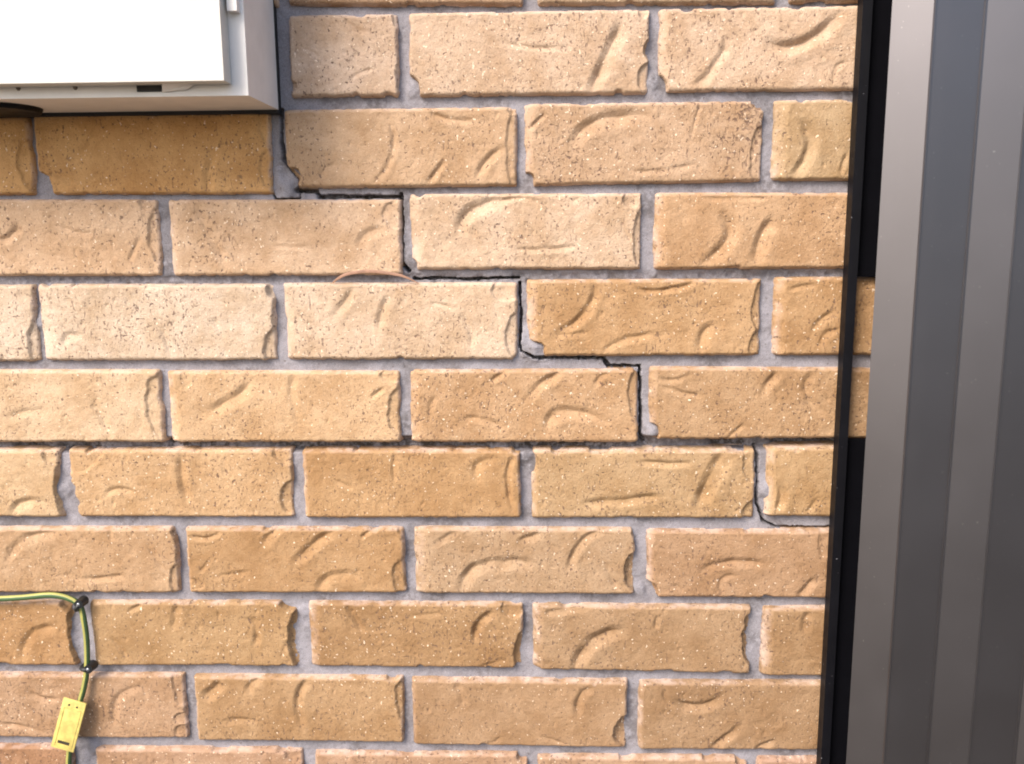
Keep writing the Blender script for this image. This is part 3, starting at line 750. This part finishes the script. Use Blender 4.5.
bmesh.ops.create_cone(bm, cap_ends=True, segments=40, radius1=0.036, radius2=0.038, depth=0.005,
                      matrix=Matrix.Translation((-0.514, -0.044, ZB - 0.0022)))
mbp('cable_gland', bm_mesh('cable_gland', bm, False, 0.0015, 2), M_BLACK)

# ------------------------------------------------------------------ black edge strip between wall and panel
es = thing('black_edge_strip', 'narrow black rubber edge strip standing upright between brick wall and grey panel', 'edge strip', (0.30, -0.008, 0))
def esp(name, me, mat):
    o = link(name, me, mat, es)
    o.matrix_parent_inverse = Matrix.Translation(-es.location)
    return o
esp('rail', box_mesh('rail', 0.2965, 0.3055, -0.016, -0.0012, 0.0, Z0 + 0.77, 0.0034, 4), M_BLACK)
esp('flange', box_mesh('flange', 0.3035, 0.372, -0.006, -0.003, Z0 + 0.1667, Z0 + 0.768, 0.0008), M_BPLATE)
esp('flange', box_mesh('flange', 0.3035, 0.372, -0.006, -0.003, 0.001, Z0 + 0.0028, 0.0008), M_BPLATE)

# ------------------------------------------------------------------ folded steel panel
mp = thing('metal_panel', 'tall grey folded steel panel with vertical ribs in front of the brick wall', 'metal panel', (0.42, -0.08, 0))
prof = [(0.335, -0.016), (0.3085, -0.057), (0.3069, -0.0605), (0.3100, -0.0622), (0.3180, -0.0668), (0.3370, -0.0768), (0.3500, -0.0758), (0.3810, -0.0736),
        (0.4181, -0.0809), (0.4310, -0.0797), (0.4640, -0.0770), (0.4980, -0.0910), (0.5120, -0.0875), (0.5460, -0.0810), (0.5800, -0.0950),
        (0.6300, -0.0860), (0.6640, -0.1000), (0.7150, -0.0910), (0.7480, -0.1050), (0.8000, -0.0960)]
folded = []
for i, (x, y) in enumerate(prof):                                    # every fold carries a narrow pressed bead
    if 4 < i < len(prof) - 1 and i % 3 != 0:
        folded += [(x - 0.0011, y + 0.0002), (x - 0.0004, y - 0.0011), (x + 0.0006, y - 0.0009), (x + 0.0012, y + 0.0001)]
    else:
        folded.append((x, y))
prof = folded
zt = [0.0, 0.6, 1.2, 1.8, Z0 + 0.80]
bm = bmesh.new()
g = [[bm.verts.new((x, y, z)) for z in zt] for x, y in prof]
for a, b in zip(g, g[1:]):
    for k in range(len(zt) - 1):
        bm.faces.new((a[k], b[k], b[k + 1], a[k + 1]))
me = bm_mesh('sheet', bm, False)
o = link('sheet', me, M_STEEL, mp)
o.matrix_parent_inverse = Matrix.Translation(-mp.location)
sm = o.modifiers.new('thickness', 'SOLIDIFY'); sm.thickness = 0.0011; sm.offset = 0

# ------------------------------------------------------------------ earth cable, clips, tag
def W(x, y, z):
    return Vector((x / 1000, y / 1000, Z0 + z / 1000))
ec = thing('earth_cable', 'green and yellow striped earth wire clipped to the brick wall', 'cable', tuple(W(-503, -7, -182)))
def ecp(name, bm, mat):
    o = link(name, bm_mesh(name, bm, True), mat, ec)
    o.matrix_parent_inverse = Matrix.Translation(-ec.location)
path = spline([W(-760, -6, -176), W(-690, -6, -177), W(-640, -7, -176), W(-601, -7, -175.5), W(-567, -7, -173.6), W(-534, -7, -170.5), W(-514, -7, -174.5), W(-503.6, -6, -183),
               W(-500.2, -6, -204), W(-499.9, -6, -228), W(-502.2, -6, -254.4), W(-506.3, -7, -275), W(-513.5, -8, -297),
               W(-524, -7, -325), W(-531, -7, -356), W(-533.5, -7, -380), W(-534, -7, -440), W(-533, -7, -560), W(-534, -7, -800), W(-534, -7, -1248)], 8)
bm = bmesh.new(); tube(bm, path, 0.0031, 14); ecp('sheath', bm, M_GREEN)
bm = bmesh.new()
tube(bm, path, 0.00322, 5, math.radians(-26), math.radians(26), twist=lambda t: math.radians(-58 + 70 * max(0.0, min(1.0, (t - 0.31) / 0.1)))); ecp('stripe', bm, M_YELLOW)

for cx, cz, ang, lab in ((-503.6, -182.6, 35, 'black clip holding the earth wire at its bend'), (-501.8, -254.4, 90, 'black clip holding the earth wire just above the yellow tag')):
    cc = thing('cable_clip', lab, 'cable clip', tuple(W(cx, 0, cz)), 'clips on the earth wire')
    bm = bmesh.new()
    a = math.radians(ang)
    across = Vector((math.sin(a), 0, math.cos(a))) if ang != 90 else Vector((1, 0, 0))
    arch = [across * (0.0054 * math.cos(t)) + Vector((0, -0.006 - 0.0054 * math.sin(t), 0)) for t in np.linspace(0, math.pi, 11)]
    arch = [across * 0.0054] + arch + [across * -0.0054]
    tube(bm, arch, 0.0027, 8, up=Vector((0, 0, 1)) if ang == 90 else Vector((-across.z, 0, across.x)))
    off = across * 0.0042 + Vector((0, -0.0068, 0.0005))
    bmesh.ops.create_cone(bm, cap_ends=True, segments=14, radius1=0.0056, radius2=0.0048, depth=0.0118, matrix=Matrix.Translation(off) @ Matrix.Rotation(math.pi / 2, 4, 'X'))
    link('clip_body', bm_mesh('clip_body', bm, True), M_CLIP, cc)
    bm = bmesh.new()
    bmesh.ops.create_uvsphere(bm, u_segments=10, v_segments=6, radius=0.0021, matrix=Matrix.Translation(off + Vector((0, -0.0062, 0))) @ Matrix.Diagonal((1, .5, 1, 1)))
    link('nail_head', bm_mesh('nail_head', bm, True), M_NAIL, cc)

TL, TR, BL = W(-527.7, -13, -286.8), W(-504.1, -13, -297.2), W(-544.3, -19, -342.1)
ct = thing('cable_tag', 'small yellow plastic tag hanging on the earth wire', 'tag', tuple((TL + TR) / 2))
eu, ev = (TR - TL), (BL - TL)
LU, LV = eu.length, ev.length
ev.normalize(); eu = (eu - ev * eu.dot(ev)).normalized(); en = eu.cross(ev); en = en if en.y < 0 else -en
MT = Matrix.Translation(TL - ct.location) @ Matrix((( *eu, 0), (*ev, 0), (*en, 0), (0, 0, 0, 1))).transposed()
def tagp(name, mat, boxes, bevel=0.0, cyl=None):
    bm = bmesh.new()
    for b in boxes:
        add_box(bm, *b)
    if cyl:
        bmesh.ops.create_cone(bm, cap_ends=True, segments=14, radius1=cyl[3], radius2=cyl[3], depth=cyl[4], matrix=Matrix.Translation(cyl[:3]))
    bmesh.ops.transform(bm, matrix=MT, verts=bm.verts)
    link(name, bm_mesh(name, bm, bool(bevel), bevel, 2), mat, ct)
tagp('plate', M_TAG, [(0, LU, 0, LV, -0.0018, 0.0)], 0.0007)
m = 0.0032
for bb in ((m, LU - m, 0.010, 0.0106), (m, LU - m, LV - 0.0036, LV - 0.003), (m, m + .0006, 0.010, LV - 0.003), (LU - m - .0006, LU - m, 0.010, LV - 0.003)):
    tagp('border_rib', M_TAG, [(*bb, -0.0004, 0.0005)])
for hx, hy in ((0.31, 0.0065), (0.66, 0.0068)):
    tagp('eyelet', M_INK, [], 0, (LU * hx, hy, 0.0, 0.0012, 0.0005))
tagp('printed_bar', M_INK, [(LU * 0.24, LU * 0.74, LV - 0.0098, LV - 0.0066, -0.0003, 0.0003)])

# ------------------------------------------------------------------ dry grass blade caught in the joint
gp = spline([W(-214, 2, 163.5), W(-207, -1, 168.5), W(-198, -2.5, 172.4), W(-184, -3, 174.8), W(-170, -3.5, 175), W(-147.5, -4, 171.8), W(-136, -3, 168), W(-126, 0, 162.5)], 6)
bm = bmesh.new()
tube(bm, gp, lambda t: 0.0003 + 0.0014 * math.sin(math.pi * min(1, t * .9 + .08)) ** 0.8, 8, flat=0.18)
o = link('dry_grass_blade', bm_mesh('dry_grass_blade', bm, True), M_GRASS)
o['label'] = 'thin dry brown grass blade caught in the mortar joint beside the crack'
o['category'] = 'grass blade'
